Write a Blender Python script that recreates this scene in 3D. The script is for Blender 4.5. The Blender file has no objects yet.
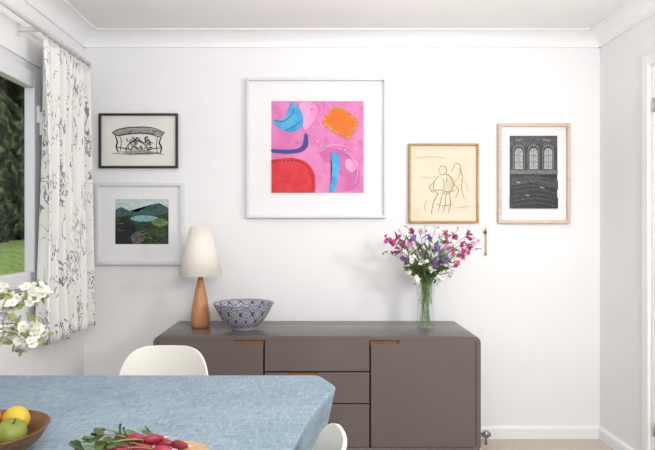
import bpy, bmesh, math, random
from mathutils import Vector, Matrix
random.seed(7)
F=563.0; VX=312.0; VY=225.0; CZ=1.247; D=3.3
sc=bpy.context.scene
sc.view_settings.view_transform='Standard'
def P(px,py,d): return Vector(((px-VX)*d/F, d, CZ-(py-VY)*d/F))
def lin(c):
    r=[]
    for v in c[:3]:
        v=v/255.0
        r.append(v/12.92 if v<=0.04045 else ((v+0.055)/1.055)**2.4)
    return (r[0],r[1],r[2],1.0)
MATS={}
def mat(name,col,rough=0.6,col2=None,scale=(5,5,5),detail=4,lo=0.35,hi=0.65,bump=0.0,bscale=60,metal=0,spec=0.5,coat=0,trans=0,distort=0.0,sheen=0):
    if name in MATS: return MATS[name]
    m=bpy.data.materials.new(name); m.use_nodes=True
    nt=m.node_tree; b=nt.nodes['Principled BSDF']
    b.inputs['Base Color'].default_value=lin(col)
    b.inputs['Roughness'].default_value=rough
    b.inputs['Metallic'].default_value=metal
    b.inputs['Specular IOR Level'].default_value=spec
    b.inputs['Coat Weight'].default_value=coat
    b.inputs['Transmission Weight'].default_value=trans
    tc=nt.nodes.new('ShaderNodeTexCoord')
    c2=col2 if col2 else tuple(max(0,v*0.97) for v in col)
    mp=nt.nodes.new('ShaderNodeMapping'); mp.inputs['Scale'].default_value=scale
    nt.links.new(tc.outputs['Object'],mp.inputs[0])
    n=nt.nodes.new('ShaderNodeTexNoise'); n.inputs['Scale'].default_value=1.0; n.inputs['Detail'].default_value=detail
    n.inputs['Distortion'].default_value=distort
    nt.links.new(mp.outputs[0],n.inputs['Vector'])
    cr=nt.nodes.new('ShaderNodeValToRGB')
    cr.color_ramp.elements[0].position=lo; cr.color_ramp.elements[1].position=hi
    cr.color_ramp.elements[0].color=lin(col); cr.color_ramp.elements[1].color=lin(c2)
    nt.links.new(n.outputs['Fac'],cr.inputs[0]); nt.links.new(cr.outputs[0],b.inputs['Base Color'])
    if bump>0:
        n2=nt.nodes.new('ShaderNodeTexNoise'); n2.inputs['Scale'].default_value=bscale; n2.inputs['Detail'].default_value=3
        nt.links.new(tc.outputs['Object'],n2.inputs['Vector'])
        bp=nt.nodes.new('ShaderNodeBump'); bp.inputs['Strength'].default_value=bump; bp.inputs['Distance'].default_value=0.01
        nt.links.new(n2.outputs['Fac'],bp.inputs['Height']); nt.links.new(bp.outputs[0],b.inputs['Normal'])
    MATS[name]=m; return m
def empty(name,loc=(0,0,0)):
    e=bpy.data.objects.new(name,None); e.location=loc; e.empty_display_size=0.05
    sc.collection.objects.link(e); return e
def obj(name,bm,mats,parent=None,smooth=False,recalc=True):
    if recalc: bmesh.ops.recalc_face_normals(bm,faces=bm.faces)
    me=bpy.data.meshes.new(name); bm.to_mesh(me); bm.free()
    if not isinstance(mats,(list,tuple)): mats=[mats]
    for m in mats: me.materials.append(m)
    if smooth:
        for p in me.polygons: p.use_smooth=True
    o=bpy.data.objects.new(name,me); sc.collection.objects.link(o)
    if parent:
        o.parent=parent; o.matrix_parent_inverse=Matrix.Translation(-parent.location)
    return o
def bmbox(bm,a,b,mi=0):
    x0,x1=sorted((a[0],b[0]));y0,y1=sorted((a[1],b[1]));z0,z1=sorted((a[2],b[2]))
    v=[bm.verts.new(p) for p in [(x0,y0,z0),(x1,y0,z0),(x1,y1,z0),(x0,y1,z0),(x0,y0,z1),(x1,y0,z1),(x1,y1,z1),(x0,y1,z1)]]
    for f in [(3,2,1,0),(4,5,6,7),(0,1,5,4),(1,2,6,5),(2,3,7,6),(3,0,4,7)]:
        fc=bm.faces.new([v[i] for i in f]); fc.material_index=mi
def box(name,a,b,m,parent=None,bev=0):
    bm=bmesh.new(); bmbox(bm,a,b)
    o=obj(name,bm,m,parent)
    if bev:
        md=o.modifiers.new('b','BEVEL'); md.width=bev; md.segments=3
    return o
def bmprism(bm,pts,axis,a,b,mi=0):
    def mk(p,t):
        if axis=='y': return (p[0],t,p[1])
        if axis=='x': return (t,p[0],p[1])
        return (p[0],p[1],t)
    A=[bm.verts.new(mk(p,a)) for p in pts]; B=[bm.verts.new(mk(p,b)) for p in pts]
    n=len(pts); fs=[bm.faces.new(A),bm.faces.new(B[::-1])]
    for i in range(n): fs.append(bm.faces.new([A[i],B[i],B[(i+1)%n],A[(i+1)%n]]))
    for f in fs: f.material_index=mi
def lathe(name,prof,center,m,parent=None,seg=48,uv=False,smooth=True):
    bm=bmesh.new(); rings=[]
    for r,z in prof:
        if r<1e-5: rings.append([bm.verts.new((center[0],center[1],center[2]+z))])
        else: rings.append([bm.verts.new((center[0]+r*math.cos(2*math.pi*i/seg),center[1]+r*math.sin(2*math.pi*i/seg),center[2]+z)) for i in range(seg)])
    lay=bm.loops.layers.uv.new('UVMap')
    for k in range(len(rings)-1):
        A,B=rings[k],rings[k+1]
        for i in range(seg):
            j=(i+1)%seg
            if len(A)==1 and len(B)==1: continue
            if len(A)==1: f=bm.faces.new([A[0],B[i],B[j]]); us=[(i/seg,k),(i/seg,k+1),((i+1)/seg,k+1)]
            elif len(B)==1: f=bm.faces.new([A[i],B[0],A[j]]); us=[(i/seg,k),(i/seg,k+1),((i+1)/seg,k)]
            else: f=bm.faces.new([A[i],B[i],B[j],A[j]]); us=[(i/seg,k),(i/seg,k+1),((i+1)/seg,k+1),((i+1)/seg,k)]
            for l,u in zip(f.loops,us): l[lay].uv=(u[0],u[1]/(len(rings)-1))
    return obj(name,bm,m,parent,smooth)
def bmtube(bm,pts,r,seg=6,mi=0,r2=None):
    pts=[Vector(p) for p in pts]; rings=[]
    n=len(pts)
    for i,p in enumerate(pts):
        t=(pts[min(i+1,n-1)]-pts[max(i-1,0)]).normalized()
        ref=Vector((0,1,0)) if abs(t.y)<0.9 else Vector((1,0,0))
        a=t.cross(ref).normalized(); b=t.cross(a)
        rr=r if r2 is None else r+(r2-r)*i/(n-1)
        rings.append([bm.verts.new(p+(a*math.cos(2*math.pi*k/seg)+b*math.sin(2*math.pi*k/seg))*rr) for k in range(seg)])
    for i in range(n-1):
        for k in range(seg):
            f=bm.faces.new([rings[i][k],rings[i+1][k],rings[i+1][(k+1)%seg],rings[i][(k+1)%seg]]); f.material_index=mi; f.smooth=True
    for rg in (rings[0][::-1],rings[-1]):
        f=bm.faces.new(rg); f.material_index=mi
def bez(p0,p1,p2,n=8):
    p0,p1,p2=Vector(p0),Vector(p1),Vector(p2)
    return [(1-t)**2*p0+2*t*(1-t)*p1+t*t*p2 for t in [i/n for i in range(n+1)]]

# ---------------- materials
m_wall=mat('wall_paint',(237,237,238),0.85,(234,234,235),(2,2,2),bump=0.03,bscale=150,spec=0.2)
m_ceil=mat('ceiling_paint',(236,235,234),0.9,(234,233,232),(2,2,2),spec=0.1)
m_trim=mat('trim_gloss',(239,239,240),0.4,(237,237,238))
m_floor=mat('floor_carpet',(208,198,186),0.95,(198,188,176),(60,60,60),bump=0.3,bscale=300,spec=0.1)
m_side=mat('taupe_lacquer',(102,92,89),0.27,(99,89,86),(3,3,3),spec=0.5)
m_dark=mat('dark_gap',(40,34,32),0.7)
m_wood=mat('oak_wood',(200,144,98),0.45,(178,120,76),(60,60,4),distort=1.0)
m_orange=mat('handle_wood',(156,100,58),0.5,(130,80,44),(6,40,60))

# ---------------- room
XL=-1.336; XR=1.688; H=2.36; YN=-0.8; WT=0.055
box('floor',(XL-WT,YN,-0.1),(XR+0.2,D+0.2,0),m_floor)
box('ceiling',(XL-WT,YN,H),(XR+0.2,D+0.2,H+0.1),m_ceil)
box('wall_back',(XL-WT,D,0),(XR+0.2,D+0.15,H),m_wall)
wy0,wy1,wz0,wz1=1.15,2.79,0.94,2.02
bm=bmesh.new()
bmbox(bm,(XL-WT,YN,0),(XL,wy0,H)); bmbox(bm,(XL-WT,wy1,0),(XL,D,H))
bmbox(bm,(XL-WT,wy0,0),(XL,wy1,wz0)); bmbox(bm,(XL-WT,wy0,wz1),(XL,wy1,H))
obj('wall_left',bm,m_wall)
dy0,dy1,dz=2.0,2.80,2.04
bm=bmesh.new()
bmbox(bm,(XR,YN,0),(XR+0.15,dy0,H)); bmbox(bm,(XR,dy1,0),(XR+0.15,D,H)); bmbox(bm,(XR,dy0,dz),(XR+0.15,dy1,H))
obj('wall_right',bm,m_wall)
def cove():
    w=0.115;h=0.075
    pts=[(0.0,0.0),(0.012,0.0),(0.012,0.008)]
    for i in range(9):
        t=i/8*math.pi/2
        pts.append((0.012+(w-0.02)*(1-math.cos(t)),0.008+(h-0.014)*math.sin(t)))
    pts+= [(w,h-0.006),(w,h),(0,h)]
    return pts
cv=cove(); zb=H-0.075
bm=bmesh.new(); bmprism(bm,[(D-p[0],zb+p[1]) for p in cv],'x',XL,XR); obj('trim_1',bm,m_trim)
bm=bmesh.new(); bmprism(bm,[(XL+p[0],zb+p[1]) for p in cv],'y',YN,D); obj('trim_2',bm,m_trim)
bm=bmesh.new(); bmprism(bm,[(XR-p[0],zb+p[1]) for p in cv],'y',YN,D); obj('trim_3',bm,m_trim)
def skirt(): return [(0,0),(0.018,0),(0.018,0.058),(0.012,0.07),(0,0.072)]
bm=bmesh.new(); bmprism(bm,[(D-p[0],p[1]) for p in skirt()],'x',XL,XR); obj('baseboard_back',bm,m_trim)
bm=bmesh.new(); bmprism(bm,[(XL+p[0],p[1]) for p in skirt()],'y',YN,D-0.018); obj('baseboard_left',bm,m_trim)
bm=bmesh.new(); bmprism(bm,[(XR-p[0],p[1]) for p in skirt()],'y',dy1+0.07,D-0.018); obj('baseboard_right',bm,m_trim)
# door
e=empty('door_1',(XR,2.4,0))
bm=bmesh.new()
bmbox(bm,(XR-0.018,dy1,0),(XR,dy1+0.055,dz+0.055)); bmbox(bm,(XR-0.018,dy0-0.055,0),(XR,dy0,dz+0.055)); bmbox(bm,(XR-0.018,dy0,dz),(XR,dy1,dz+0.055))
bmbox(bm,(XR,dy1-0.02,0),(XR+0.12,dy1,dz)); bmbox(bm,(XR,dy0,0),(XR+0.12,dy0+0.02,dz)); bmbox(bm,(XR,dy0+0.02,dz-0.02),(XR+0.12,dy1-0.02,dz))
o=obj('door_frame',bm,m_trim,e); md=o.modifiers.new('b','BEVEL'); md.width=0.004; md.segments=2
box('door_leaf',(XR+0.002,dy0+0.024,0.008),(XR+0.042,dy1-0.024,dz-0.024),m_trim,e,0.003)
m_brass=mat('brass',(190,150,80),0.3,(170,130,66),metal=0.9)
m_steel=mat('hinge_steel',(196,190,178),0.35,metal=0.7)
for i,z in enumerate((1.84,0.24)):
    bm=bmesh.new(); bmtube(bm,[(XR-0.003,dy1-0.022,z-0.035),(XR-0.003,dy1-0.022,z+0.035)],0.0045,10)
    obj('hinge_%d'%i,bm,m_steel,e)
# window
e=empty('window_1',(XL,2.0,wz0))
m_upvc=mat('window_upvc',(222,223,226),0.35,(219,220,223))
bm=bmesh.new()
def frame_yz(bm,x0,x1,y0,y1,z0,z1,w):
    bmbox(bm,(x0,y0,z0),(x1,y0+w,z1)); bmbox(bm,(x0,y1-w,z0),(x1,y1,z1))
    bmbox(bm,(x0,y0+w,z0),(x1,y1-w,z0+w)); bmbox(bm,(x0,y0+w,z1-w),(x1,y1-w,z1))
frame_yz(bm,XL-0.050,XL-0.005,wy0,wy1,wz0,wz1,0.055)
o=obj('outer_frame',bm,m_upvc,e); md=o.modifiers.new('b','BEVEL'); md.width=0.004; md.segments=2
bm=bmesh.new()
frame_yz(bm,XL-0.035,XL+0.015,2.0,wy1-0.035,wz0+0.012,wz1-0.045,0.075)
frame_yz(bm,XL-0.035,XL+0.015,wy0+0.05,1.98,wz0+0.012,wz1-0.045,0.075)
o=obj('sash',bm,m_upvc,e); md=o.modifiers.new('b','BEVEL'); md.width=0.006; md.segments=2
bm=bmesh.new(); bmbox(bm,(XL+0.015,wy1-0.085,1.74),(XL+0.026,wy1-0.065,1.82)); bmbox(bm,(XL+0.026,wy1-0.082,1.68),(XL+0.038,wy1-0.068,1.79)); obj('handle',bm,m_trim,e)
def thin_glass(name,facing,tint,base=0.04):
    mg=bpy.data.materials.new(name); mg.use_nodes=True; nt=mg.node_tree
    for n in list(nt.nodes):
        if n.type=='BSDF_PRINCIPLED': nt.nodes.remove(n)
    tr=nt.nodes.new('ShaderNodeBsdfTransparent'); tr.inputs[0].default_value=tint; gl=nt.nodes.new('ShaderNodeBsdfGlossy'); gl.inputs['Roughness'].default_value=0.03
    fr=nt.nodes.new('ShaderNodeLayerWeight'); fr.inputs['Blend'].default_value=0.5
    pw=nt.nodes.new('ShaderNodeMath'); pw.operation='POWER'; pw.inputs[1].default_value=4; nt.links.new(fr.outputs['Facing'],pw.inputs[0])
    ma=nt.nodes.new('ShaderNodeMath'); ma.operation='MULTIPLY_ADD'; ma.inputs[1].default_value=facing; ma.inputs[2].default_value=base; nt.links.new(pw.outputs[0],ma.inputs[0])
    mx=nt.nodes.new('ShaderNodeMixShader')
    nt.links.new(ma.outputs[0],mx.inputs[0])
    nt.links.new(tr.outputs[0],mx.inputs[1]); nt.links.new(gl.outputs[0],mx.inputs[2]); nt.links.new(mx.outputs[0],nt.nodes['Material Output'].inputs[0])
    return mg
mg=thin_glass('pane_glass',0.1,(1,1,1,1),0.02)
bm=bmesh.new(); bmbox(bm,(XL-0.02,2.05,wz0+0.06),(XL-0.017,wy1-0.09,wz1-0.10)); bmbox(bm,(XL-0.02,wy0+0.10,wz0+0.06),(XL-0.017,1.93,wz1-0.10)); obj('glass_panes',bm,mg,e)
# outdoors (sloping lawn, shrubs and hedge)
m_lawn=mat('lawn_grass',(112,136,66),0.95,(78,104,44),(9,9,9),bump=0.5)
m_hedge=mat('hedge_leaves',(24,30,18),0.9,(96,112,70),(7,7,7),10,0.5,0.74,bump=1.0,bscale=9,spec=0.1)
bm=bmesh.new()
bmprism(bm,[(XL-WT-0.01,-0.3),(XL-WT-0.01,-0.12),(-2.6,0.2),(-4.6,0.90),(-9.5,1.0),(-9.5,-0.3)],'y',0,19)
e=empty('garden',(-6,8,0))
obj('lawn',bm,m_lawn,e)
bm=bmesh.new()
for i in range(46):
    c=Vector((-6.6+random.uniform(-.5,.5),1.5+i*0.38,random.uniform(1.6,5.2)))
    r=random.uniform(0.8,1.3)
    bmesh.ops.create_icosphere(bm,subdivisions=4,radius=1,matrix=Matrix.Translation(c)@Matrix.Scale(r,4))
for v in bm.verts: v.co+=Vector((random.uniform(-.08,.08),random.uniform(-.08,.08),random.uniform(-.08,.08)))
bmbox(bm,(-9.3,0,0.9),(-7.2,19,6.6))
obj('hedge',bm,m_hedge,e)

# ---------------- pictures
class Art:
    def __init__(s,par,base): s.par=par; s.n=base; s.k=0
    def poly(s,pts,m,name):
        s.k+=1
        d=s.n-0.0006*s.k
        bm=bmesh.new(); vs=[]
        for p in pts: vs.append(bm.verts.new(((p[0]-VX)*D/F,d,CZ-(p[1]-VY)*D/F)))
        bm.faces.new(vs); bmesh.ops.triangulate(bm,faces=bm.faces)
        return obj(name,bm,m,s.par)
    def strokes(s,lines,m,name):
        s.k+=1
        d=s.n-0.0006*s.k
        bm=bmesh.new()
        for ln,w in lines:
            q=smooth2(ln)
            w=w*D/F
            q=[Vector(((p[0]-VX)*D/F,0,CZ-(p[1]-VY)*D/F)) for p in q]
            prev=None
            for i,p in enumerate(q):
                t=(q[min(i+1,len(q)-1)]-q[max(i-1,0)])
                if t.length<1e-7: t=Vector((1,0,0))
                t.normalize(); nn=Vector((-t.z,0,t.x))
                ww=w*(0.6+0.4*math.sin(math.pi*i/(len(q)-1)))/2
                a=bm.verts.new((p.x+nn.x*ww,d,p.z+nn.z*ww)); b=bm.verts.new((p.x-nn.x*ww,d,p.z-nn.z*ww))
                if prev: bm.faces.new([prev[0],a,b,prev[1]])
                prev=(a,b)
        return obj(name,bm,m,s.par)
def smooth2(pts,closed=False,n=5):
    pts=[Vector((p[0],p[1])) for p in pts]
    if len(pts)<3 and not closed: return pts
    out=[]; N=len(pts); rng=N if closed else N-1
    for i in range(rng):
        if closed: p0,p1,p2,p3=pts[(i-1)%N],pts[i],pts[(i+1)%N],pts[(i+2)%N]
        else: p0,p1,p2,p3=pts[max(i-1,0)],pts[i],pts[i+1],pts[min(i+2,N-1)]
        for k in range(n):
            t=k/n
            out.append(0.5*((2*p1)+(-p0+p2)*t+(2*p0-5*p1+4*p2-p3)*t*t+(-p0+3*p1-3*p2+p3)*t**3))
    if not closed: out.append(pts[-1])
    return out
def picture(name,x0,y0,x1,y1,fw,mframe,mmat,depth=0.025,mx=None):
    a=P(x0,y0,D); b=P(x1,y1,D); w=fw*D/F
    e=empty(name,((a.x+b.x)/2,D,(a.z+b.z)/2))
    bm=bmesh.new(); yf=D-depth; yb=D-0.001
    X0,X1,Z0,Z1=a.x,b.x,b.z,a.z
    bmbox(bm,(X0,yf,Z0),(X0+w,yb,Z1)); bmbox(bm,(X1-w,yf,Z0),(X1,yb,Z1))
    bmbox(bm,(X0+w,yf,Z0),(X1-w,yb,Z0+w)); bmbox(bm,(X0+w,yf,Z1-w),(X1-w,yb,Z1))
    o=obj('frame',bm,mframe,e); md=o.modifiers.new('b','BEVEL'); md.width=0.002; md.segments=2
    box('mat_board',(X0+w,D-0.010,Z0+w),(X1-w,yb,Z1-w),mmat,e)
    return Art(e,D-0.0102)
def rect(x0,y0,x1,y1): return [(x0,y0),(x1,y0),(x1,y1),(x0,y1)]
m_fwhite=mat('frame_white',(222,222,226),0.4)
m_fblack=mat('frame_black',(28,26,26),0.35)
m_fgold=mat('frame_gold',(176,140,88),0.4,(150,116,70),(40,4,40),metal=0.2)
m_fash=mat('frame_ash',(216,192,174),0.5,(202,178,158),(40,8,40))
m_mat=mat('matboard_white',(234,234,235),0.8,(232,232,233))
m_mat2=mat('matboard_ivory',(230,228,222),0.8)
# black frame ink sketch
A=picture('framed_ink_sketch',100,114,178.5,168.5,2.2,m_fblack,m_mat2)
m_ink=mat('ink',(36,33,33),0.8); m_ink2=mat('ink_grey',(176,172,168),0.8,(140,136,132),(80,80,80)); m_ink3=mat('ink_mid',(96,92,90),0.8)
A.poly(smooth2([(114,133),(122,129),(132,128.5),(142,128),(152,129),(164,133),(160,136),(152,134),(140,133),(128,134),(117,136)],True),m_ink2,'canopy_wash')
A.poly([(121,152),(135,150.5),(150,151),(161,153),(150,155),(130,155)],m_ink2,'ground_wash')
A.strokes([([(113,133),(118,130),(128,128),(138,127.5),(146,127.5),(156,129),(165,133)],1.0),([(113,133),(118,136),(128,134.5),(140,133.5),(152,134.5),(160,137),(165,133)],1.1),
 ([(116,136),(118,142),(117,147),(119,153)],1.5),([(120,136),(122,142),(120.5,153)],0.7),([(162,137),(160,143),(162,148),(160.5,154)],1.5),([(158,137),(157,145),(158,153)],0.7),
 ([(113,153.5),(130,154.5),(148,153.4),(165,154.5)],0.7),([(117,147),(124,148.5),(134,150)],0.9),([(162,148),(154,149),(144,151)],0.9)],m_ink,'ink_lines')
lst=[]
rr=random.Random(3)
for i in range(44):
    x=rr.uniform(126,153); y=rr.uniform(138,150); a=rr.uniform(-0.9,0.9)+(0 if rr.random()<0.6 else 1.3)
    L=rr.uniform(2,5); lst.append(([(x-L*math.cos(a)/2,y-L*math.sin(a)/2),(x+rr.uniform(-1,1),y+rr.uniform(-1,1)),(x+L*math.cos(a)/2,y+L*math.sin(a)/2)],rr.uniform(0.5,1.2)))
for i in range(26):
    x=rr.uniform(116,160); y=rr.uniform(129.5,133.5); lst.append(([(x,y),(x+rr.uniform(1,2),y+1),(x+rr.uniform(2,4),y+rr.uniform(-.5,1.5))],0.5))
A.strokes(lst[:24]+lst[44:],m_ink3,'hatching'); A.strokes(lst[24:44]+[([(126,150),(130,144),(136,141),(143,143),(149,149)],1.1),([(131,151),(134,147),(138,148),(141,152)],0.9),([(136,141),(138,138),(140,141)],1.3),([(145,143),(149,140),(151,143)],1.1)],m_ink,'figures')
# landscape
A=picture('framed_landscape_painting',97,183,184.5,264.5,3.2,m_fwhite,m_mat,0.03)
mL=lambda n,c,c2,s=1:mat(n,c,0.7,c2,(30*s,30,60*s),6,0.38,0.62,distort=2)
A.poly(rect(116,199,169,244),mL('paint_sky',(160,184,190),(204,214,212)),'sky')
A.poly([(116,210),(122,207),(130,211),(138,212),(150,205),(160,203),(169,208),(169,224),(116,224)],mL('paint_hill',(70,98,96),(40,72,74)),'far_hills')
A.poly([(116,218),(130,215),(150,218),(169,213),(169,244),(116,244)],mL('paint_green',(36,68,40),(12,28,24)),'fields')
A.poly(smooth2([(131,218),(140,215.5),(152,216),(160,219),(148,221.5),(136,221)],True),mL('paint_teal',(84,146,160),(150,186,184)),'lake')
A.poly(smooth2([(152,221),(160,218),(168,221),(166,226),(156,226)],True),mL('paint_lime',(120,146,70),(60,90,48)),'bright_field')
A.poly([(116.5,226),(120,222),(124,216),(128,219),(131,224),(134,223),(136,230),(134,236),(135,243.5),(116.5,243.5)],mL('paint_dark',(10,14,16),(28,38,32)),'bushes')
A.poly([(144,234),(150,228),(156,229),(162,226),(168.5,231),(168.5,243.5),(150,243.5)],mL('paint_olive',(64,88,44),(16,30,24)),'grass_bank')
A.poly(smooth2([(132,236),(138,232),(146,236),(142,243),(134,243)],True),mL('paint_rust',(120,104,84),(30,62,70)),'field_patch')
rr=random.Random(5)
A.strokes([([(x,y),(x+rr.uniform(2,5),y+rr.uniform(-2,2)),(x+rr.uniform(6,10),y+rr.uniform(-3,3))],0.8) for x,y in [(rr.uniform(117,158),rr.uniform(219,240)) for _ in range(10)]],mL('paint_stroke',(104,134,104),(34,70,70)),'brush_strokes')
A.strokes([([(x,y),(x+rr.uniform(1,3),y+rr.uniform(-3,3)),(x+rr.uniform(3,6),y+rr.uniform(-3,3))],1.0) for x,y in [(rr.uniform(117,162),rr.uniform(222,240)) for _ in range(12)]],mL('paint_stroke2',(10,18,18),(30,44,30)),'dark_strokes')
# abstract
A=picture('framed_abstract_painting',247,79,386,218,2.6,m_fwhite,m_mat,0.035)
m_pink=mat('paint_pink',(228,142,190),0.8,(212,114,172),(9,9,9),6,0.32,0.68,distort=1)
A.poly(rect(271.5,101.5,363.5,193),m_pink,'pink_ground')
m_mauve=mat('paint_mauve',(202,104,166),0.8,(214,126,182),(20,20,20))
m_lpink=mat('paint_lightpink',(236,168,208),0.8,(230,150,198),(20,20,20))
m_sky=mat('paint_blue',(60,150,206),0.8,(92,178,220),(20,20,20))
m_navy=mat('paint_navy',(72,72,134),0.8,(60,80,152),(20,20,20))
m_org=mat('paint_orange',(232,126,50),0.8,(228,112,42),(20,20,20))
m_yel=mat('paint_yellow',(236,164,76),0.8,(160,116,80),(70,70,70))
m_red=mat('paint_red',(218,66,70),0.8,(204,50,58),(20,20,20),6)
m_dred=mat('paint_darkred',(130,44,60),0.8)
A.poly(smooth2([(319,153),(326,148),(340,150),(352,158),(360,170),(358,186),(344,191),(340,176),(336,166),(326,162)],True),m_mauve,'mauve_swirl')
A.poly(smooth2([(300,104),(312,103),(318,112),(312,124),(304,130),(302,116)],True),m_lpink,'light_patch')
A.poly(smooth2([(346,160),(354,160),(358,166),(352,172),(346,168)],True),m_lpink,'light_patch_2')
A.poly(smooth2([(274,120),(284,119),(291,103.5),(299,108),(303,117),(302,127),(293,132.5),(283,131),(276,126)],True),m_sky,'blue_shape')
A.strokes([([(275,121),(283,122),(291,116),(294,108)],0.9),([(284,131),(292,128),(300,122)],0.8)],m_navy,'blue_shape_lines')
A.poly(smooth2([(272,149.5),(282,150),(294,149.5),(302,146),(305,134),(307.5,136),(308,146),(302,152),(290,154),(278,153.5),(272,152.5)],True),m_navy,'navy_crescent')
A.poly(smooth2([(323,120),(329,112),(336,107.5),(345,110),(357,120),(358,124),(350,139),(344,138),(333,132),(324,125)],True,4),m_yel,'square_border')
A.poly(smooth2([(325.5,120),(331,113),(337,109.5),(345,112.5),(354.5,120.5),(355,124),(348,136),(343,135.5),(334,130),(326,124)],True,4),m_org,'orange_square')
A.poly([(271.7,160)]+smooth2([(272,160),(282,158.5),(295,158.5),(307,163),(314,173),(315.5,184),(315,192.8)])+[(271.7,192.8)],m_red,'red_dome')
st=[]
q=smooth2([(273,162),(284,161),(296,161),(306,165.5),(311.8,175),(312.8,184),(312.5,191)],n=3)
for i in range(0,len(q)-1,1): 
    p=q[i]; st.append(([(p.x-1.3,p.y-0.9),(p.x,p.y),(p.x+1.2,p.y+0.9)],0.7)); st.append(([(p.x-1.0,p.y+0.9),(p.x,p.y),(p.x+1.0,p.y-0.9)],0.6))
A.strokes(st,m_dred,'red_dome_stitches')
A.poly(smooth2([(331,154),(336,153),(339.5,158),(339,170),(337,182),(335,191.5),(329.5,191.5),(331,180),(332,168)],True),m_sky,'blue_stroke')
for i,(x,y) in enumerate([(309,136),(317,142),(312,110),(321,146),(360,142),(345,150),(298,143),(355,150),(327,140),(313,128)]):
    A.poly([(x+1.5*math.cos(t*math.pi/4),y+1.5*math.sin(t*math.pi/4)) for t in range(8)],m_lpink if i%2 else m_mauve,'dot_%d'%i)
A.strokes([([(320,152),(330,146),(345,147),(356,155)],1),([(343,152),(350,156),(357,170),(355,184)],0.9),([(318,104),(322,110),(318,118),(322,128)],1)],m_lpink,'pink_strokes')
# gold frame
m_paper=mat('paper_cream',(230,219,196),0.85,(225,213,189),(8,8,8))
A=picture('framed_figure_drawing',408,144,478,223,2.0,m_fgold,m_paper)
m_sep=mat('sepia',(184,166,138),0.8); m_sep2=mat('sepia_dark',(140,120,96),0.8)
m_skin=mat('paper_shadow',(218,202,174),0.85)
A.poly(smooth2([(446,174),(451,176),(454,184),(450,192),(446,196),(443,190),(446,182)],True),m_skin,'figure_tone')
A.strokes([([(438,172),(440,167),(445,167),(446,172),(442,175),(438,173)],0.6),([(445,174),(450,177),(453,185),(449,193),(443,193)],0.7),
 ([(438,176),(434,182),(433,189),(438,194)],0.7),([(438,193),(433,203),(431,214)],0.7),([(443,192),(440,202),(438,212)],0.6),([(449,193),(450,203),(448,213)],0.7),
 ([(445,195),(445,204),(442,213)],0.6),([(453,184),(458,190),(455,198)],0.6),([(434,182),(429,187),(433,193)],0.6),([(441,178),(444,183),(442,190)],0.5),
 ([(451,172),(455,164),(460,166),(459,176),(454,182)],0.6),([(430,192),(438,190),(448,192),(456,190)],0.6),([(436,204),(444,206),(452,204)],0.5),([(458,168),(462,176),(461,188),(464,200)],0.5)],m_sep2,'pencil_lines')
A.strokes([([(416,158),(430,157),(444,158)],0.5),([(428,200),(424,206),(426,212)],0.5),([(463,206),(468,207)],0.7),([(456,208),(461,207),(465,209)],0.6),([(420,176),(430,178),(436,176)],0.4),([(459,180),(466,184),(468,192)],0.4)],m_sep,'faint_lines')
# bw photo
A=picture('framed_black_white_photo',497,124,568.5,223.5,3.2,m_fash,m_mat,0.03)
def mG(v,v2,s=60):return mat('photo_grey_%d_%d'%(v,v2),(v,v,v),0.5,(v2,v2,v2),(s,s,s),7,0.3,0.7)
A.poly(rect(509,136,556.5,208.5),mG(50,20,30),'photo_ground')
A.poly(rect(509,136,556.5,147),mG(92,54,50),'upper_wall')
A.poly(rect(509,147,556.5,172),mG(66,38,50),'mid_wall')
for i,cx in enumerate((518,532.5,547)):
    for (w_,b_,t_,mm) in ((5.9,171,151.5,mG(128,88,80)),(4.9,170.5,152,mG(50,34,80)),(4.0,169.5,153,mG(190,146,90))):
        A.poly([(cx-w_,b_)]+[(cx+w_*-math.cos(math.pi*t/10),t_-(w_*1.15)*math.sin(math.pi*t/10)) for t in range(11)]+[(cx+w_,b_)],mm,'arch_%d'%i)
    A.strokes([([(cx,148.5),(cx,169.5)],0.8),([(cx-4,156),(cx+4,156)],0.5),([(cx-4,162.5),(cx+4,162.5)],0.7),([(cx-2,150),(cx-2,169)],0.35),([(cx+2,150),(cx+2,169)],0.35)],mG(60,50),'glazing_%d'%i)
A.poly(rect(509,171,556.5,174.5),mG(130,84,60),'balcony_rail')
A.poly([(509,178),(530,176),(556.5,181),(556.5,190),(530,183),(509,186)],mG(76,34,60),'gallery_tone')
A.poly([(509,196),(535,190),(556.5,198),(556.5,208.5),(509,208.5)],mG(34,16,60),'foreground_tone')
st=[];st2=[]
for k in range(7):
    y=178+k*4.3
    st.append(([(509.5,y+2),(522,y),(534,y-1),(546,y+0.5),(556,y+3)],0.4))
rr=random.Random(9)
for k in range(60):
    x=rr.uniform(510,555); y=rr.uniform(176,206); (st if k%3==0 else st2).append(([(x,y),(x+rr.uniform(-.5,.5),y+rr.uniform(1,2.6))],rr.uniform(0.4,1.2)))
for k in range(12): st.append(([(511+k*4,171.5),(511+k*4,174.5)],0.4))
A.strokes(st,mG(112,66),'pews')
A.strokes(st2,mG(26,14),'pew_shadows')
A.strokes([([(515,182),(517,182.6),(519,183)],1.1),([(538,187),(541,188),(543,188.4)],1.1),([(524,195),(526,195.6),(528,196)],1.0),([(514,141),(520,140)],1),([(541,140),(549,141)],1)],mG(170,140),'highlights')

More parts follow.
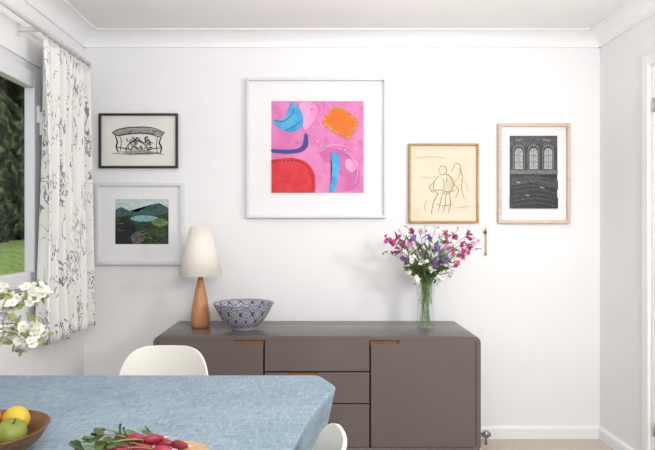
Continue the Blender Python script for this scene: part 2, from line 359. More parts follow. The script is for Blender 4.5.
# ---------------- brass hook
c=P(485,240,D)
e=empty('brass_wall_hook',c)
bm=bmesh.new()
bmtube(bm,[(c.x,D-0.001,c.z+0.045),(c.x,D-0.010,c.z+0.045)],0.010,12)
bmtube(bm,[(c.x,D-0.012,c.z+0.055),(c.x+0.002,D-0.016,c.z),(c.x,D-0.018,c.z-0.06),(c.x-0.002,D-0.022,c.z-0.08)],0.0035,8)
bmtube(bm,[(c.x,D-0.012,c.z+0.052),(c.x-0.008,D-0.03,c.z+0.058),(c.x-0.006,D-0.035,c.z+0.072)],0.004,8)
bmesh.ops.create_icosphere(bm,subdivisions=2,radius=0.007,matrix=Matrix.Translation((c.x-0.002,D-0.022,c.z-0.083)))
obj('hook_body',bm,m_brass,e,True)
# ---------------- radiator valve
m_chrome=mat('chrome',(170,168,165),0.25,metal=0.9)
vx=P(486,435,3.2).x
e=empty('radiator_valve',(vx,3.2,0))
bm=bmesh.new(); bmtube(bm,[(vx,3.2,0.0),(vx,3.2,0.05)],0.008,10); bmtube(bm,[(vx,3.2,0.04),(vx,3.2,0.075)],0.016,12)
bmtube(bm,[(vx-0.03,3.2,0.056),(vx+0.025,3.2,0.056)],0.012,12)
obj('valve_body',bm,m_chrome,e)

# ---------------- sideboard
YF=2.83; YB=3.27; s=F/YF
SX0=(153-VX)/s; SX1=(481-VX)/s; SZ1=0.690; SZ0=0.10
e=empty('sideboard',((SX0+SX1)/2,3.05,0))
def rrect(x0,x1,z0,z1,r,n=8):
    pts=[]
    for cx,cz,a0 in ((x1-r,z1-r,0),(x0+r,z1-r,90),(x0+r,z0+r,180),(x1-r,z0+r,270)):
        for i in range(n+1):
            a=math.radians(a0+90*i/n); pts.append((cx+r*math.cos(a),cz+r*math.sin(a)))
    return pts
outer=rrect(SX0,SX1,SZ0,SZ1,0.038); t=0.024
inner=rrect(SX0+t,SX1-t,SZ0+t,SZ1-t,0.016)
bm=bmesh.new(); n=len(outer)
A_=[bm.verts.new((p[0],YF,p[1])) for p in outer];B_=[bm.verts.new((p[0],YF,p[1])) for p in inner]
C_=[bm.verts.new((p[0],YB,p[1])) for p in outer];D_=[bm.verts.new((p[0],YF+0.05,p[1])) for p in inner]
for i in range(n):
    j=(i+1)%n
    bm.faces.new([A_[i],A_[j],B_[j],B_[i]]); f=bm.faces.new([A_[i],C_[i],C_[j],A_[j]]); f.smooth=True
    bm.faces.new([B_[i],B_[j],D_[j],D_[i]])
bm.faces.new(C_); bm.faces.new(D_)
o=obj('carcass',bm,m_side,e); md=o.modifiers.new('b','BEVEL'); md.width=0.0025; md.segments=2; md.limit_method='ANGLE'; md.angle_limit=math.radians(50)
def panel(name,x0,x1,z0,z1,notch=None):
    pts=[(x0,z0),(x1,z0),(x1,z1)]
    if notch:
        a,b,dp=notch; 
        if b<x1-1e-4: pts+= [(b,z1),(b-0.012,z1-dp)]
        else: pts=[(x0,z0),(x1,z0),(x1,z1-dp)]
        if a>x0+1e-4: pts+=[(a+0.012,z1-dp),(a,z1),(x0,z1)]
        else: pts+=[(x0,z1-dp)]
    else: pts+=[(x0,z1)]
    bm=bmesh.new(); bmprism(bm,pts,'y',YF+0.001,YF+0.022)
    o=obj(name,bm,m_side,e); md=o.modifiers.new('b','BEVEL'); md.width=0.0015; md.segments=2
def X(px): return (px-VX)/s
def Z(py): return CZ-(py-VY)/s
zt=Z(340.5); zb_=SZ0+t+0.003
panel('door_left',X(158.5),X(263),zb_,zt,(X(234),X(263),0.019))
panel('door_right',X(371),X(475.8),zb_,zt,(X(371),X(400),0.019))
panel('drawer_1',X(264.8),X(369.3),Z(371.3),zt)
panel('drawer_2',X(264.8),X(369.3),Z(403.3),Z(372.7),(X(288),X(317),0.019))
panel('drawer_3',X(264.8),X(369.3),zb_,Z(404.7),(X(288),X(317),0.019))
for i,(a,b,z) in enumerate([(234,263.5,zt),(370.5,400,zt),(288,317,Z(372.5)),(288,317,Z(404.5))]):
    box('finger_pull_%d'%i,(X(a),YF+0.014,z-0.03),(X(b),YF+0.03,z-0.005),m_orange,e)
box('gap_backing',(SX0+t,YF+0.031,SZ0+t),(SX1-t,YF+0.04,SZ1-t),m_dark,e)
bm=bmesh.new()
for x in (SX0+0.12,SX1-0.12):
    for y in (YF+0.07,YB-0.07): bmtube(bm,[(x,y,0),(x,y,SZ0+0.005)],0.014,12,r2=0.02)
obj('legs',bm,m_wood,e)

# ---------------- lamp
ly=3.08; lx=(200.5-VX)*ly/F; k=ly/F
e=empty('table_lamp',(lx,ly,SZ1))
lathe('wood_base',[(0,0),(0.044,0),(0.050,0.006),(0.052,0.03),(0.052,0.055),(0.048,0.09),(0.040,0.14),(0.031,0.19),(0.022,0.23),(0.015,0.262),(0.012,0.275),(0,0.276)],(lx,ly,SZ1),m_wood,e)
lathe('lamp_holder',[(0,0.27),(0.008,0.27),(0.008,0.30),(0.018,0.305),(0.018,0.35),(0,0.352)],(lx,ly,SZ1),m_brass,e,20)
m_shade=mat('lampshade_linen',(238,232,222),0.9,(232,225,215),(200,200,200),bump=0.1,bscale=400)
z0=SZ1+0.283; z1=SZ1+0.548
o=lathe('shade',[(0.118,0.0),(0.057,0.265)],(lx,ly,z0),m_shade,e,64)
md=o.modifiers.new('s','SOLIDIFY'); md.thickness=0.002
bm=bmesh.new()
for a in range(3): bmtube(bm,[(lx,ly,SZ1+0.345),(lx+0.1*math.cos(a*2.09)*0.85,ly+0.1*math.sin(a*2.09)*0.85,SZ1+0.36)],0.0015,5)
obj('shade_carrier',bm,m_brass,e)

# ---------------- patterned bowl
by=3.0; bx=(243.5-VX)*by/F
mb=bpy.data.materials.new('painted_ceramic'); mb.use_nodes=True; nt=mb.node_tree; b=nt.nodes['Principled BSDF']; b.inputs['Roughness'].default_value=0.25
def M(op,a,b_=None,c_=None):
    n=nt.nodes.new('ShaderNodeMath'); n.operation=op
    for i,v in enumerate((a,b_,c_)):
        if v is None: continue
        if isinstance(v,(int,float)): n.inputs[i].default_value=v
        else: nt.links.new(v,n.inputs[i])
    return n.outputs[0]
uv=nt.nodes.new('ShaderNodeUVMap'); uv.uv_map='UVMap'
sep=nt.nodes.new('ShaderNodeSeparateXYZ'); nt.links.new(uv.outputs[0],sep.inputs[0])
u=M('MULTIPLY',sep.outputs[0],2*math.pi*7); v=sep.outputs[1]
vv=M('MULTIPLY',v,19.0)
w1=M('SINE',M('ADD',u,vv)); w2=M('SINE',M('SUBTRACT',u,vv))
pr=M('ABSOLUTE',M('MULTIPLY',w1,w2))
noi=nt.nodes.new('ShaderNodeTexNoise'); noi.inputs['Scale'].default_value=60; 
tco=nt.nodes.new('ShaderNodeTexCoord'); nt.links.new(tco.outputs['Object'],noi.inputs['Vector'])
pr2=M('ADD',pr,M('MULTIPLY',M('SUBTRACT',noi.outputs['Fac'],0.5),0.5))
cr=nt.nodes.new('ShaderNodeValToRGB')
els=cr.color_ramp.elements; els[0].position=0.0; els[0].color=lin((70,78,110)); els[1].position=0.92; els[1].color=lin((170,130,126))
for p_,c_ in ((0.12,(78,86,118)),(0.2,(190,190,196)),(0.34,(200,200,202)),(0.42,(100,116,140)),(0.66,(116,130,150)),(0.74,(200,196,196))):
    q_=els.new(p_); q_.color=lin(c_)
nt.links.new(pr2,cr.inputs[0]); nt.links.new(cr.outputs[0],b.inputs['Base Color'])
e=empty('patterned_ceramic_bowl',(bx,by,SZ1))
lathe('bowl_body',[(0,0.0),(0.058,0.0),(0.062,0.010),(0.060,0.014),(0.088,0.030),(0.114,0.058),(0.135,0.092),(0.155,0.130),(0.161,0.140),(0.156,0.142),(0.148,0.130),(0.128,0.094),(0.106,0.064),(0.07,0.038),(0.03,0.028),(0,0.026)],(bx,by,SZ1),mb,e,64)
m_blue=mat('rim_blue',(72,80,112),0.3)
bm=bmesh.new(); bmtube(bm,[(bx+0.159*math.cos(i*math.pi/32),by+0.159*math.sin(i*math.pi/32),SZ1+0.141) for i in range(65)],0.0025,6); obj('rim_band',bm,m_blue,e)

# ---------------- flowers helpers
def bmpetal(bm,c,dirv,nrm,L,W,mi=0,cup=0.25):
    d=Vector(dirv).normalized(); n=Vector(nrm).normalized(); sdv=d.cross(n).normalized()
    c=Vector(c)
    pts=[c, c+d*L*0.45+sdv*W*0.5+n*L*cup*0.4, c+d*L*0.9+sdv*W*0.3+n*L*cup, c+d*L+n*L*cup*0.9, c+d*L*0.9-sdv*W*0.3+n*L*cup, c+d*L*0.45-sdv*W*0.5+n*L*cup*0.4]
    mid=c+d*L*0.55+n*L*cup*0.25
    vs=[bm.verts.new(p) for p in pts]; m_=bm.verts.new(mid)
    for i in range(6):
        f=bm.faces.new([vs[i],vs[(i+1)%6],m_]); f.material_index=mi; f.smooth=True
def bmflower(bm,c,nrm,r,n=5,mi=0,mc=None,W=0.8,cup=0.3):
    nrm=Vector(nrm).normalized(); ref=Vector((0,0,1)) if abs(nrm.z)<0.9 else Vector((1,0,0))
    a=nrm.cross(ref).normalized(); b=nrm.cross(a); ph=random.random()*6
    for i in range(n):
        t=ph+2*math.pi*i/n+random.uniform(-.15,.15)
        bmpetal(bm,c,a*math.cos(t)+b*math.sin(t),nrm,r*random.uniform(.85,1.1),r*W,mi,cup)
    if mc is not None:
        g=bmesh.ops.create_icosphere(bm,subdivisions=1,radius=r*0.18,matrix=Matrix.Translation(Vector(c)+nrm*r*0.1))
        for v in g['verts']:
            for f in v.link_faces: f.material_index=mc
def rv(): 
    return Vector((random.gauss(0,1),random.gauss(0,1),random.gauss(0,1))).normalized()
def bmleaf(bm,c,d,L,W,mi=0):
    n=rv(); n=(n-d*n.dot(d)).normalized(); bmpetal(bm,c,d,n,L,W,mi,0.12)
# ---------------- vase of flowers
fy=3.06; fx=(425.5-VX)*fy/F
e=empty('vase_of_flowers',(fx,fy,SZ1))
mgl=thin_glass('vase_glass',0.35,(0.92,0.94,0.93,1),0.05)
lathe('glass_vase',[(0,0.002),(0.046,0.002),(0.050,0.008),(0.047,0.06),(0.045,0.13),(0.049,0.20),(0.058,0.25)],(fx,fy,SZ1),mgl,e,40)
m_wat=thin_glass('water_surface',0.3,(0.9,0.95,0.92,1),0.1)
lathe('vase_water',[(0,0.15),(0.044,0.15)],(fx,fy,SZ1),m_wat,e,40)
m_mag=mat('petal_magenta',(164,34,104),0.6,(194,68,138),(60,60,60))
m_pur=mat('petal_purple',(108,72,146),0.6,(140,100,170),(60,60,60))
m_whi=mat('petal_white',(236,230,228),0.6,(224,214,218),(60,60,60))
m_pnk=mat('petal_pink',(212,130,174),0.6,(226,166,196),(60,60,60))
m_grn=mat('leaf_green',(70,98,50),0.6,(102,128,70),(30,30,30))
m_grn2=mat('stem_green',(106,136,72),0.6,(134,156,94),(30,30,30))
m_yc=mat('flower_centre',(206,180,80),0.7)
cl={0:[(392,243),(398,238),(404,246),(396,251),(455,237),(463,243),(468,235),(470,247),(452,250),(460,256),(449,241),(457,265),(412,231),(464,252),(388,240),(445,234)],
 1:[(413,238),(420,245),(430,238),(437,247),(408,262),(402,259),(446,260),(425,254),(436,262),(416,268)],
 2:[(415,252),(424,262),(434,270),(442,254),(409,272),(450,272),(430,247),(418,280),(404,253),(441,279),(427,272),(433,256),(412,260)],
 3:[(474,241),(420,232),(446,246),(410,244)]}
bm=bmesh.new(); bs=bmesh.new(); ns=0
for mi,lst in cl.items():
    for (px,py) in lst:
        dd=fy+random.uniform(-0.13,0.08); ns+=1
        c=P(px,py,dd); base=Vector((fx+random.uniform(-.03,.03),fy+random.uniform(-.03,.03),SZ1+(0.012 if ns%2 else 0.13)))
        neck=Vector((fx+(c.x-fx)*0.14,fy+(c.y-fy)*0.15,SZ1+0.25))
        pts=bez(base,(neck+base)/2+Vector((0,0,0.02)),neck,3)[:-1]+bez(neck,neck+Vector(((c.x-fx)*0.15,(c.y-fy)*.15,(c.z-neck.z)*0.6)),c,6)
        bmtube(bs,pts,0.0017,5)
        for k_ in range(7 if mi!=2 else 6):
            o_=rv()*random.uniform(0.004,0.024)
            nn=(rv()*0.7+Vector((0,-0.7,0.4))+o_*20)
            bmflower(bm,c+o_,nn,random.uniform(0.010,0.015),5,mi,4 if mi in(2,) else None)
        for k_ in range(6):
            t=random.randint(4,len(pts)-1)
            d_=(rv()+Vector((0,-.2,.5))).normalized(); bmleaf(bs,pts[t],d_,random.uniform(.03,.06),random.uniform(.008,.016),1)
for k_ in range(56):
    a=random.uniform(0,6.28); d_=Vector((math.cos(a),math.sin(a)*0.7,random.uniform(-0.1,0.9))).normalized()
    st_=Vector((fx,fy,SZ1+0.26+random.uniform(0,0.10)))+Vector((d_.x,d_.y,0))*0.03
    bmleaf(bs,st_,d_,random.uniform(.06,.11),random.uniform(.015,.028),1)
for px,py in [(400,232),(407,227),(436,228),(445,231),(478,248),(384,252),(458,230),(425,226)]:
    c=P(px,py,fy-0.02); neck=Vector((fx,fy,SZ1+0.27))
    pts=bez(neck,neck+Vector(((c.x-fx)*0.2,0,(c.z-neck.z)*0.6)),c,6); bmtube(bs,pts,0.0013,4)
    for q_ in pts[3:]:
        for z_ in range(2): bmleaf(bs,q_,(rv()+Vector((0,0,.6))).normalized(),.022,.008,1)
obj('blooms',bm,[m_mag,m_pur,m_whi,m_pnk,m_yc],e,recalc=False)
obj('stems_and_leaves',bs,[m_grn2,m_grn],e,recalc=False)

# ---------------- curtain
mc=bpy.data.materials.new('curtain_print'); mc.use_nodes=True; nt=mc.node_tree; b=nt.nodes['Principled BSDF']; b.inputs['Roughness'].default_value=0.9; b.inputs['Specular IOR Level'].default_value=0.1
uv=nt.nodes.new('ShaderNodeUVMap'); uv.uv_map='UVMap'
def layer(sc_,rot,lo,thr,seed,msc=0.8):
    mp=nt.nodes.new('ShaderNodeMapping'); mp.inputs['Scale'].default_value=sc_; mp.inputs['Rotation'].default_value=(0,0,rot); mp.inputs['Location'].default_value=(seed,seed*1.7,0)
    nt.links.new(uv.outputs[0],mp.inputs[0])
    n=nt.nodes.new('ShaderNodeTexNoise'); n.inputs['Scale'].default_value=1; n.inputs['Detail'].default_value=2; n.inputs['Distortion'].default_value=0.8
    nt.links.new(mp.outputs[0],n.inputs['Vector'])
    a_=M('ABSOLUTE',M('SUBTRACT',n.outputs['Fac'],0.5))
    ln=M('LESS_THAN',a_,lo)
    n2=nt.nodes.new('ShaderNodeTexNoise'); n2.inputs['Scale'].default_value=msc; n2.inputs['Detail'].default_value=1; nt.links.new(mp.outputs[0],n2.inputs['Vector'])
    return M('MULTIPLY',ln,M('GREATER_THAN',n2.outputs['Fac'],thr))
l1=layer((18,6,1),0.5,0.009,0.50,1.3,0.4); l2=layer((24,7,1),-0.7,0.009,0.53,4.1,0.4); l3=layer((80,18,1),0.35,0.03,0.60,9.2,0.2); l4=layer((70,16,1),-0.5,0.03,0.62,2.2,0.2)
tot=M('MINIMUM',M('ADD',M('ADD',l1,l2),M('ADD',l3,l4)),1.0)
mxc=nt.nodes.new('ShaderNodeMixRGB'); mxc.inputs[1].default_value=lin((232,230,227)); mxc.inputs[2].default_value=lin((136,136,142))
nt.links.new(tot,mxc.inputs[0]); nt.links.new(mxc.outputs[0],b.inputs['Base Color'])
e=empty('window_curtain',(-1.24,2.85,1.4))
bm=bmesh.new(); lay=bm.loops.layers.uv.new('UVMap')
NU,NV=160,36; cy0,cy1=2.60,3.11; grid=[]
for i in range(NU+1):
    t=i/NU; col=[]
    for j in range(NV+1):
        v_=j/NV
        z=2.108-v_*(2.108-0.69)
        amp=0.024+0.018*v_
        yy=cy0+(cy1-cy0)*t+0.012*math.sin(9*t+3*v_)
        ph=2*math.pi*(5.5*t+0.25*math.sin(5*t))+0.6*math.sin(3*v_)
        xx=-1.248+amp*(math.sin(ph)+0.2*math.sin(2.3*ph+1))+0.006*math.sin(5*t+4*v_)
        col.append((bm.verts.new((xx,yy,z+0.006*math.sin(14*t)*(v_))),(t*0.95,v_*1.43)))
    grid.append(col)
for i in range(NU):
    for j in range(NV):
        q_=[grid[i][j],grid[i+1][j],grid[i+1][j+1],grid[i][j+1]]
        f=bm.faces.new([a_[0] for a_ in q_]); f.smooth=True
        for l_,a_ in zip(f.loops,q_): l_[lay].uv=a_[1]
o=obj('curtain_fabric',bm,mc,e); md=o.modifiers.new('s','SOLIDIFY'); md.thickness=0.002
m_pole=mat('curtain_pole_white',(222,220,216),0.4)
er=empty('curtain_rod',(-1.235,2.2,2.135))
bm=bmesh.new(); bmtube(bm,[(-1.235,0.9,2.135),(-1.235,3.12,2.135)],0.010,12)
bmesh.ops.create_icosphere(bm,subdivisions=2,radius=0.016,matrix=Matrix.Translation((-1.235,3.13,2.135)))
for y in (2.55,1.2): bmbox(bm,(XL,y-0.008,2.125),(-1.235,y+0.008,2.142)); bmbox(bm,(XL,y-0.015,2.105),(XL+0.006,y+0.015,2.165))
obj('rod',bm,m_pole,er)
bm=bmesh.new()
for i in range(10):
    y=2.615+i*0.054
    bmtube(bm,[(-1.235+0.015*math.cos(a*math.pi/8),y,2.137+0.015*math.sin(a*math.pi/8)) for a in range(17)],0.0018,5)
    bmtube(bm,[(-1.235,y,2.122),(-1.24,y,2.112)],0.0015,5)
obj('rings',bm,m_pole,er)

# ---------------- table
TZ=0.75
m_cloth=mat('tablecloth_blue',(126,154,178),0.85,(164,186,200),(34,80,34),8,0.38,0.62,distort=0.4,bump=0.05,bscale=300,spec=0.2)
nt=m_cloth.node_tree; b=nt.nodes['Principled BSDF']
tc=nt.nodes.new('ShaderNodeTexCoord')
def nz(scale,lo,hi):
    mp=nt.nodes.new('ShaderNodeMapping'); mp.inputs['Scale'].default_value=scale; nt.links.new(tc.outputs['Object'],mp.inputs[0])
    n=nt.nodes.new('ShaderNodeTexNoise'); n.inputs['Scale'].default_value=1; n.inputs['Detail'].default_value=5; nt.links.new(mp.outputs[0],n.inputs['Vector'])
    r=nt.nodes.new('ShaderNodeMapRange'); r.inputs[1].default_value=lo; r.inputs[2].default_value=hi; nt.links.new(n.outputs['Fac'],r.inputs[0]); return r.outputs[0]
a1=nz((30,170,60),0.40,0.70); a2=nz((170,30,60),0.40,0.70); a3=nz((7,7,7),0.3,0.7)
tt_=M('ADD',M('MULTIPLY',M('MAXIMUM',a1,a2),0.75),M('MULTIPLY',a3,0.25))
mxc=nt.nodes.new('ShaderNodeMixRGB'); mxc.inputs[1].default_value=lin((114,134,150)); mxc.inputs[2].default_value=lin((158,174,184))
nt.links.new(tt_,mxc.inputs[0]); nt.links.new(mxc.outputs[0],b.inputs['Base Color'])
e=empty('dining_table',(-0.6,1.4,0))
out=[(-1.22,0.98),(-0.15,0.98),(-0.08,1.03),(-0.05,1.2),(-0.01,1.42),(0.035,1.60),(0.072,1.70),(0.072,1.73),(0.026,1.845),(0.015,1.85),(-1.22,1.85)]
dn=[]
for i in range(len(out)):
    a=Vector(out[i]); b_=Vector(out[(i+1)%len(out)]); n_=max(1,int((b_-a).length/0.012))
    for k_ in range(n_): dn.append(a+(b_-a)*k_/n_)
for it in range(2): dn=[(dn[i-1]+dn[i]*2+dn[(i+1)%len(dn)])/4 for i in range(len(dn))]
bm=bmesh.new(); N=len(dn); rings=[]
nrm=[]
for i in range(N):
    t_=(dn[(i+1)%N]-dn[i-1]).normalized(); nrm.append(Vector((t_.y,-t_.x)))
K=9
for k_ in range(K+1):
    rg=[]
    for i in range(N):
        p=dn[i]; tt=k_/K
        if k_==0: off=-0.004; z=TZ+0.004
        elif k_==1: off=0.0; z=TZ
        else:
            fall=(k_-1)/(K-1)
            rp=math.sin(i*0.25)*0.009+math.sin(i*0.12+1)*0.007
            right=max(0,nrm[i].x)
            off=fall*(rp+0.002-0.05*right); z=TZ-0.2*fall
        q_=p+nrm[i]*off; rg.append(bm.verts.new((q_.x,q_.y,z)))
    rings.append(rg)
bm.faces.new(rings[0])
for k_ in range(K):
    for i in range(N):
        f=bm.faces.new([rings[k_][i],rings[k_+1][i],rings[k_+1][(i+1)%N],rings[k_][(i+1)%N]]); f.smooth=True
obj('tablecloth',bm,m_cloth,e)
bm=bmesh.new(); bmprism(bm,[(-1.20,1.01),(-0.16,1.01),(-0.11,1.1),(-0.03,1.5),(0.02,1.7),(0.0,1.82),(-1.20,1.82)],'z',TZ-0.03,TZ); obj('table_top',bm,m_wood,e)
bm=bmesh.new()
for x,y in ((-1.12,1.08),(-1.12,1.76),(-0.2,1.08),(-0.12,1.74)): bmtube(bm,[(x,y,0),(x,y,TZ-0.03)],0.02,12,r2=0.03)
obj('table_legs',bm,m_wood,e)

# ---------------- chairs
m_shell=mat('chair_shell_cream',(226,223,214),0.4,(222,219,210))
def chair(loc,rot,name='dining_chair'):
    e=empty(name,(0,0,0))
    prof=[(0.23,0.405,.19),(0.21,0.43,.215),(0.14,0.445,.225),(0.03,0.435,.225),(-0.08,0.43,.215),(-0.15,0.445,.205),(-0.19,0.485,.195),(-0.208,0.55,.186),(-0.222,0.62,.178),(-0.236,0.68,.170),(-0.248,0.73,.158),(-0.257,0.765,.137),(-0.262,0.783,.110),(-0.264,0.790,.072)]
    bm=bmesh.new(); g=[]; NU=20; n=len(prof)
    for j,(fw,z,w) in enumerate(prof):
        row=[]; bk=min(1,max(0,(j-4)/3)); 
        for i in range(NU+1):
            u_=(i/NU)*2-1
            up=(1-bk)*0.045*abs(u_)**3
            fo=bk*0.055*(u_*w/0.18)**2
            row.append(bm.verts.new((u_*w,fw+fo,z+up)))
        g.append(row)
    for j in range(n-1):
        for i in range(NU):
            f=bm.faces.new([g[j][i],g[j][i+1],g[j+1][i+1],g[j+1][i]]); f.smooth=True
    o=obj('shell',bm,m_shell,e,True)
    md=o.modifiers.new('s','SOLIDIFY'); md.thickness=0.010; md.offset=0
    md=o.modifiers.new('u','SUBSURF'); md.levels=2; md.render_levels=2
    bm=bmesh.new()
    for sx in (-1,1):
        for sy in (-1,1): bmtube(bm,[(sx*0.10,0.02+sy*0.09,0.43),(sx*0.20,0.02+sy*0.20,0.0)],0.014,10,r2=0.010)
    obj('legs',bm,m_wood,e)
    bm=bmesh.new()
    for sx in (-1,1):
        bmtube(bm,[(sx*0.13,-0.10,0.30),(sx*0.13,0.14,0.30)],0.004,6)
        bmtube(bm,[(-0.13,0.02+sx*.12,0.30),(0.13,0.02+sx*.12,0.30)],0.004,6)
        bmtube(bm,[(-0.12,0.02+sx*.1,0.41),(0.12,0.02+sx*.1,0.41)],0.005,6)
    obj('braces',bm,m_dark,e)
    e.location=loc; e.rotation_euler=(0,0,rot)
chair(((168-VX)*2.14/F,2.14-0.262,0),math.pi)
chair((-0.192,1.215,0),math.pi/2)

# ---------------- fruit bowl
gx,gy=-0.69,1.20
e=empty('fruit_bowl',(gx,gy,TZ+0.004))
m_bowl=mat('bowl_dark_wood',(122,86,54),0.5,(92,62,38),(20,20,60))
lathe('wooden_bowl',[(0,0),(0.05,0),(0.08,0.012),(0.105,0.034),(0.118,0.056),(0.121,0.060),(0.115,0.060),(0.10,0.036),(0.075,0.018),(0,0.010)],(gx,gy,TZ+0.005),m_bowl,e)
def fruit(name,c,r,m,sc3=(1,1,1),rot=0,kind='apple'):
    bm=bmesh.new(); seg=24; R=14
    prof=[]
    for i in range(R+1):
        a=math.pi*i/R; rr=math.sin(a); zz=-math.cos(a)
        if kind=='apple': zz*=0.88; zz-= 0.25*math.exp(-(rr/0.28)**2)*(1 if zz>0 else -0.6)
        if kind=='lemon': zz*=1.05; rr*=(1-0.12*abs(zz)); 
        prof.append((max(rr,0),zz))
    if kind=='lemon': prof=[(0,-1.25)]+[(0.12,-1.2)]+prof[1:-1]+[(0.12,1.2),(0,1.25)]
    rg=[]
    for rr,zz in prof: rg.append([bm.verts.new((rr*r*math.cos(2*math.pi*i/seg),rr*r*math.sin(2*math.pi*i/seg),zz*r)) for i in range(seg)])
    for k_ in range(len(rg)-1):
        for i in range(seg): bm.faces.new([rg[k_][i],rg[k_][(i+1)%seg],rg[k_+1][(i+1)%seg],rg[k_+1][i]])
    bmesh.ops.remove_doubles(bm,verts=bm.verts,dist=1e-5)
    if kind=='apple': bmtube(bm,[(0,0,r*0.6),(r*0.08,0,r*1.05)],r*0.05,6,1)
    bmesh.ops.transform(bm,matrix=Matrix.Translation(c)@Matrix.Rotation(rot,4,'Y')@Matrix.Rotation(rot*0.5,4,'X'),verts=bm.verts)
    obj(name,bm,[m,m_bowl],e,True)
m_lem=mat('lemon_skin',(212,180,56),0.55,(200,164,46),(20,20,20),bump=0.15,bscale=250)
m_app=mat('green_apple_skin',(108,124,44),0.45,(140,146,64),(30,30,30))
m_orn=mat('orange_skin',(214,116,40),0.55,(220,130,48),(20,20,20),bump=0.15,bscale=250)
zz=TZ+0.005
fruit('lemon',(gx+0.03,gy+0.055,zz+0.058),0.030,m_lem,rot=1.3,kind='lemon')
fruit('orange',(gx-0.035,gy+0.04,zz+0.060),0.037,m_orn,kind='orange')
fruit('green_apple',(gx+0.055,gy-0.012,zz+0.054),0.032,m_app,rot=0.3)
fruit('green_apple_2',(gx-0.01,gy-0.05,zz+0.056),0.036,m_app,rot=-0.4)
fruit('orange_2',(gx-0.07,gy-0.035,zz+0.058),0.033,m_orn,rot=0.3,kind='orange')
fruit('lemon_2',(gx-0.005,gy+0.0,zz+0.084),0.026,m_lem,rot=1.0,kind='lemon')

# ---------------- radish platter
rx,ry=-0.335,1.18; zt_=TZ+0.0045
e=empty('serving_board_with_radishes',(rx,ry,zt_))
m_board=mat('board_wood',(206,170,124),0.5,(186,148,102),(6,60,6))
bm=bmesh.new(); bmprism(bm,[(rx+0.115*(1 if math.cos(t*math.pi/16)>0 else -1)*abs(math.cos(t*math.pi/16))**0.7,ry+0.075*(1 if math.sin(t*math.pi/16)>0 else -1)*abs(math.sin(t*math.pi/16))**0.7) for t in range(32)],'z',zt_,zt_+0.014)
o=obj('board',bm,m_board,e); md=o.modifiers.new('b','BEVEL'); md.width=0.003; md.segments=2
m_rad=mat('radish_skin',(166,40,66),0.4,(124,28,46),(30,30,30)); m_rw=mat('radish_tip',(220,190,192),0.5)
bm=bmesh.new(); bl=bmesh.new()
rads=[(-0.05,0.03,0.5),(-0.015,0.045,0.2),(0.02,0.03,-0.2),(-0.06,-0.01,0.9),(-0.02,0.005,0.3),(0.025,-0.005,0.0),(-0.085,0.02,0.7),(0.055,0.02,-0.5),(-0.04,0.025,0.1),(0.0,0.02,0.5)]
for i,(dx,dyy,a) in enumerate(rads):
    z=zt_+0.014+0.0095+(0.014 if i>=8 else 0)
    c=Vector((rx+dx,ry+dyy,z)); d_=Vector((math.cos(a),math.sin(a)*0.6,0)).normalized()
    prf=[(-0.022,0.003),(-0.018,0.007),(-0.009,0.0095),(0.002,0.009),(0.012,0.006),(0.019,0.0025),(0.03,0.0007)]
    sd=Vector((-d_.y,d_.x,0)); rg=[]
    for t_,r_ in prf: rg.append([bm.verts.new(c+d_*t_+(sd*math.cos(k_*math.pi/5)+Vector((0,0,1))*math.sin(k_*math.pi/5))*r_) for k_ in range(10)])
    for q_ in range(len(prf)-1):
        for k_ in range(10):
            f=bm.faces.new([rg[q_][k_],rg[q_][(k_+1)%10],rg[q_+1][(k_+1)%10],rg[q_+1][k_]]); f.smooth=True; f.material_index=1 if q_>=5 else 0
    st_=c-d_*0.022
    for k_ in range(3):
        en=st_-d_*random.uniform(.03,.06)+Vector((random.uniform(-.015,.015),random.uniform(-.015,.02),random.uniform(0.0,0.012)))
        bmtube(bl,bez(st_,(st_+en)/2+Vector((0,0,.006)),en,4),0.0014,5,2)
        for z_ in range(2): bmleaf(bl,en,(-d_+rv()*0.6+Vector((0,0,0.1))).normalized(),random.uniform(.02,.035),.014,1)
for k_ in range(2):
    s_=Vector((rx-0.07+k_*0.012,ry+0.03,zt_+0.03)); en=s_+Vector((-0.006-k_*0.006,0.0,0.036-0.008*k_)); bmtube(bl,bez(s_,s_+Vector((-0.012,0,.02)),en,4),0.004,6,1,0.0025)
obj('radishes',bm,[m_rad,m_rw],e,recalc=True)
m_rst=mat('radish_stalk',(150,110,84),0.6,(120,140,70),(40,40,40))
m_rlf=mat('radish_leaf',(60,82,42),0.6,(92,106,58),(30,30,30))
obj('radish_leaves',bl,[m_grn2,m_rlf,m_rst],e,recalc=False)

# ---------------- blossom vase (left)
vx_,vy_=-1.0,1.52
e=empty('vase_of_blossom',(vx_,vy_,TZ+0.004))
m_cer=mat('white_ceramic',(226,224,220),0.3)
lathe('ceramic_vase',[(0,0),(0.045,0),(0.06,0.03),(0.065,0.08),(0.05,0.14),(0.032,0.18),(0.036,0.20),(0.031,0.20),(0.027,0.18),(0.04,0.14),(0,0.1)],(vx_,vy_,TZ+0.005),m_cer,e)
m_bark=mat('twig_bark',(110,96,66),0.8)
m_lg=mat('young_leaf',(150,166,90),0.6,(120,142,70))
m_blo=mat('blossom_white',(236,234,226),0.6,(224,221,212),(60,60,60))
bm=bmesh.new(); bs=bmesh.new()
cls=[(38,289),(30,300),(20,296),(10,305),(3,292),(6,316),(34,325),(38,334),(28,338),(18,344),(8,336),(42,294),(2,330),(14,326),(-10,300),(-15,325),(24,331),(33,292),(12,298)]
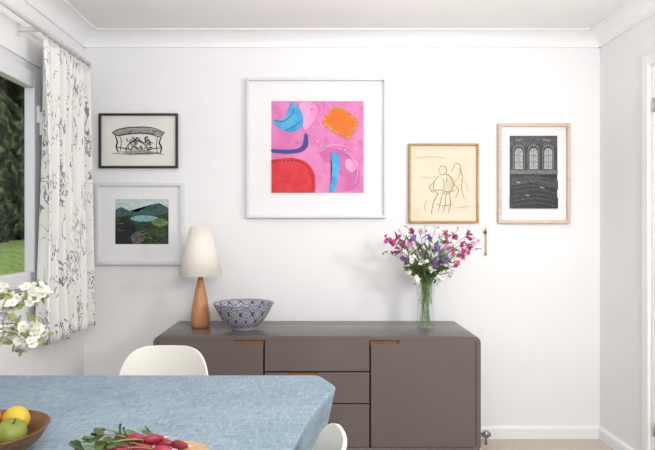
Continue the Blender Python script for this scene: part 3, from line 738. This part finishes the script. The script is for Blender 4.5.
for px,py in cls:
    dd=vy_+random.uniform(-.07,.05); c=P(px,py,dd); nk=Vector((vx_,vy_,TZ+0.2))
    pts=bez(nk+Vector((0,0,-0.05)),nk+Vector(((c.x-vx_)*0.3,0,max(0.05,(c.z-nk.z)*1.1))),c,8); bmtube(bs,pts,0.0025,5,0,0.001)
    for k_ in range(11):
        o_=rv()*random.uniform(0.006,0.024)
        bmflower(bm,c+o_,rv()*0.5+o_*25+Vector((0.1,-0.5,0.2)),random.uniform(0.010,0.016),5,0,1,1.0)
    for k_ in range(4): bmleaf(bs,c+rv()*0.01,(rv()+Vector((0.3,0,0))).normalized(),.035,.014,1)
obj('blossoms',bm,[m_blo,m_yc],e,recalc=False); obj('twigs',bs,[m_bark,m_lg],e,recalc=False)

# ---------------- lights
w=bpy.data.worlds.new('World'); sc.world=w; w.use_nodes=True
w.node_tree.nodes['Background'].inputs[0].default_value=(0.98,0.985,1.0,1); w.node_tree.nodes['Background'].inputs[1].default_value=0.95
sl=bpy.data.lights.new('sun','SUN'); sl.energy=3.0; sl.angle=0.05; sl.color=(1,0.96,0.88)
so=bpy.data.objects.new('sun',sl); so.location=(3,6,8); so.rotation_euler=Vector((-0.75,-0.3,-0.75)).to_track_quat('-Z','Y').to_euler(); sc.collection.objects.link(so)
def area(name,loc,tgt,size,power,col=(1,1,1)):
    l=bpy.data.lights.new(name,'AREA'); l.size=size; l.energy=power; l.color=col
    o=bpy.data.objects.new(name,l); o.location=loc; sc.collection.objects.link(o)
    o.rotation_euler=(Vector(tgt)-Vector(loc)).to_track_quat('-Z','Y').to_euler()
area('softbox_light',(0.5,-0.5,2.0),(-0.1,3.3,1.2),0.9,31,(1,0.99,0.98))
area('side_softbox_light',(1.45,1.55,1.6),(-0.2,3.3,0.9),0.22,13,(1,0.99,0.98))
area('ceiling_bounce_light',(0.2,1.4,1.9),(0.2,1.6,4),1.4,22,(1,0.985,0.97))
# camera
cd=bpy.data.cameras.new('camera'); cam=bpy.data.objects.new('camera',cd); sc.collection.objects.link(cam)
cam.location=(0,0,CZ); cam.rotation_euler=(math.pi/2,0,0)
cd.sensor_width=36; cd.lens=F/655*36; cd.shift_x=(327.5-VX)/655; cd.clip_start=0.05
sc.camera=cam
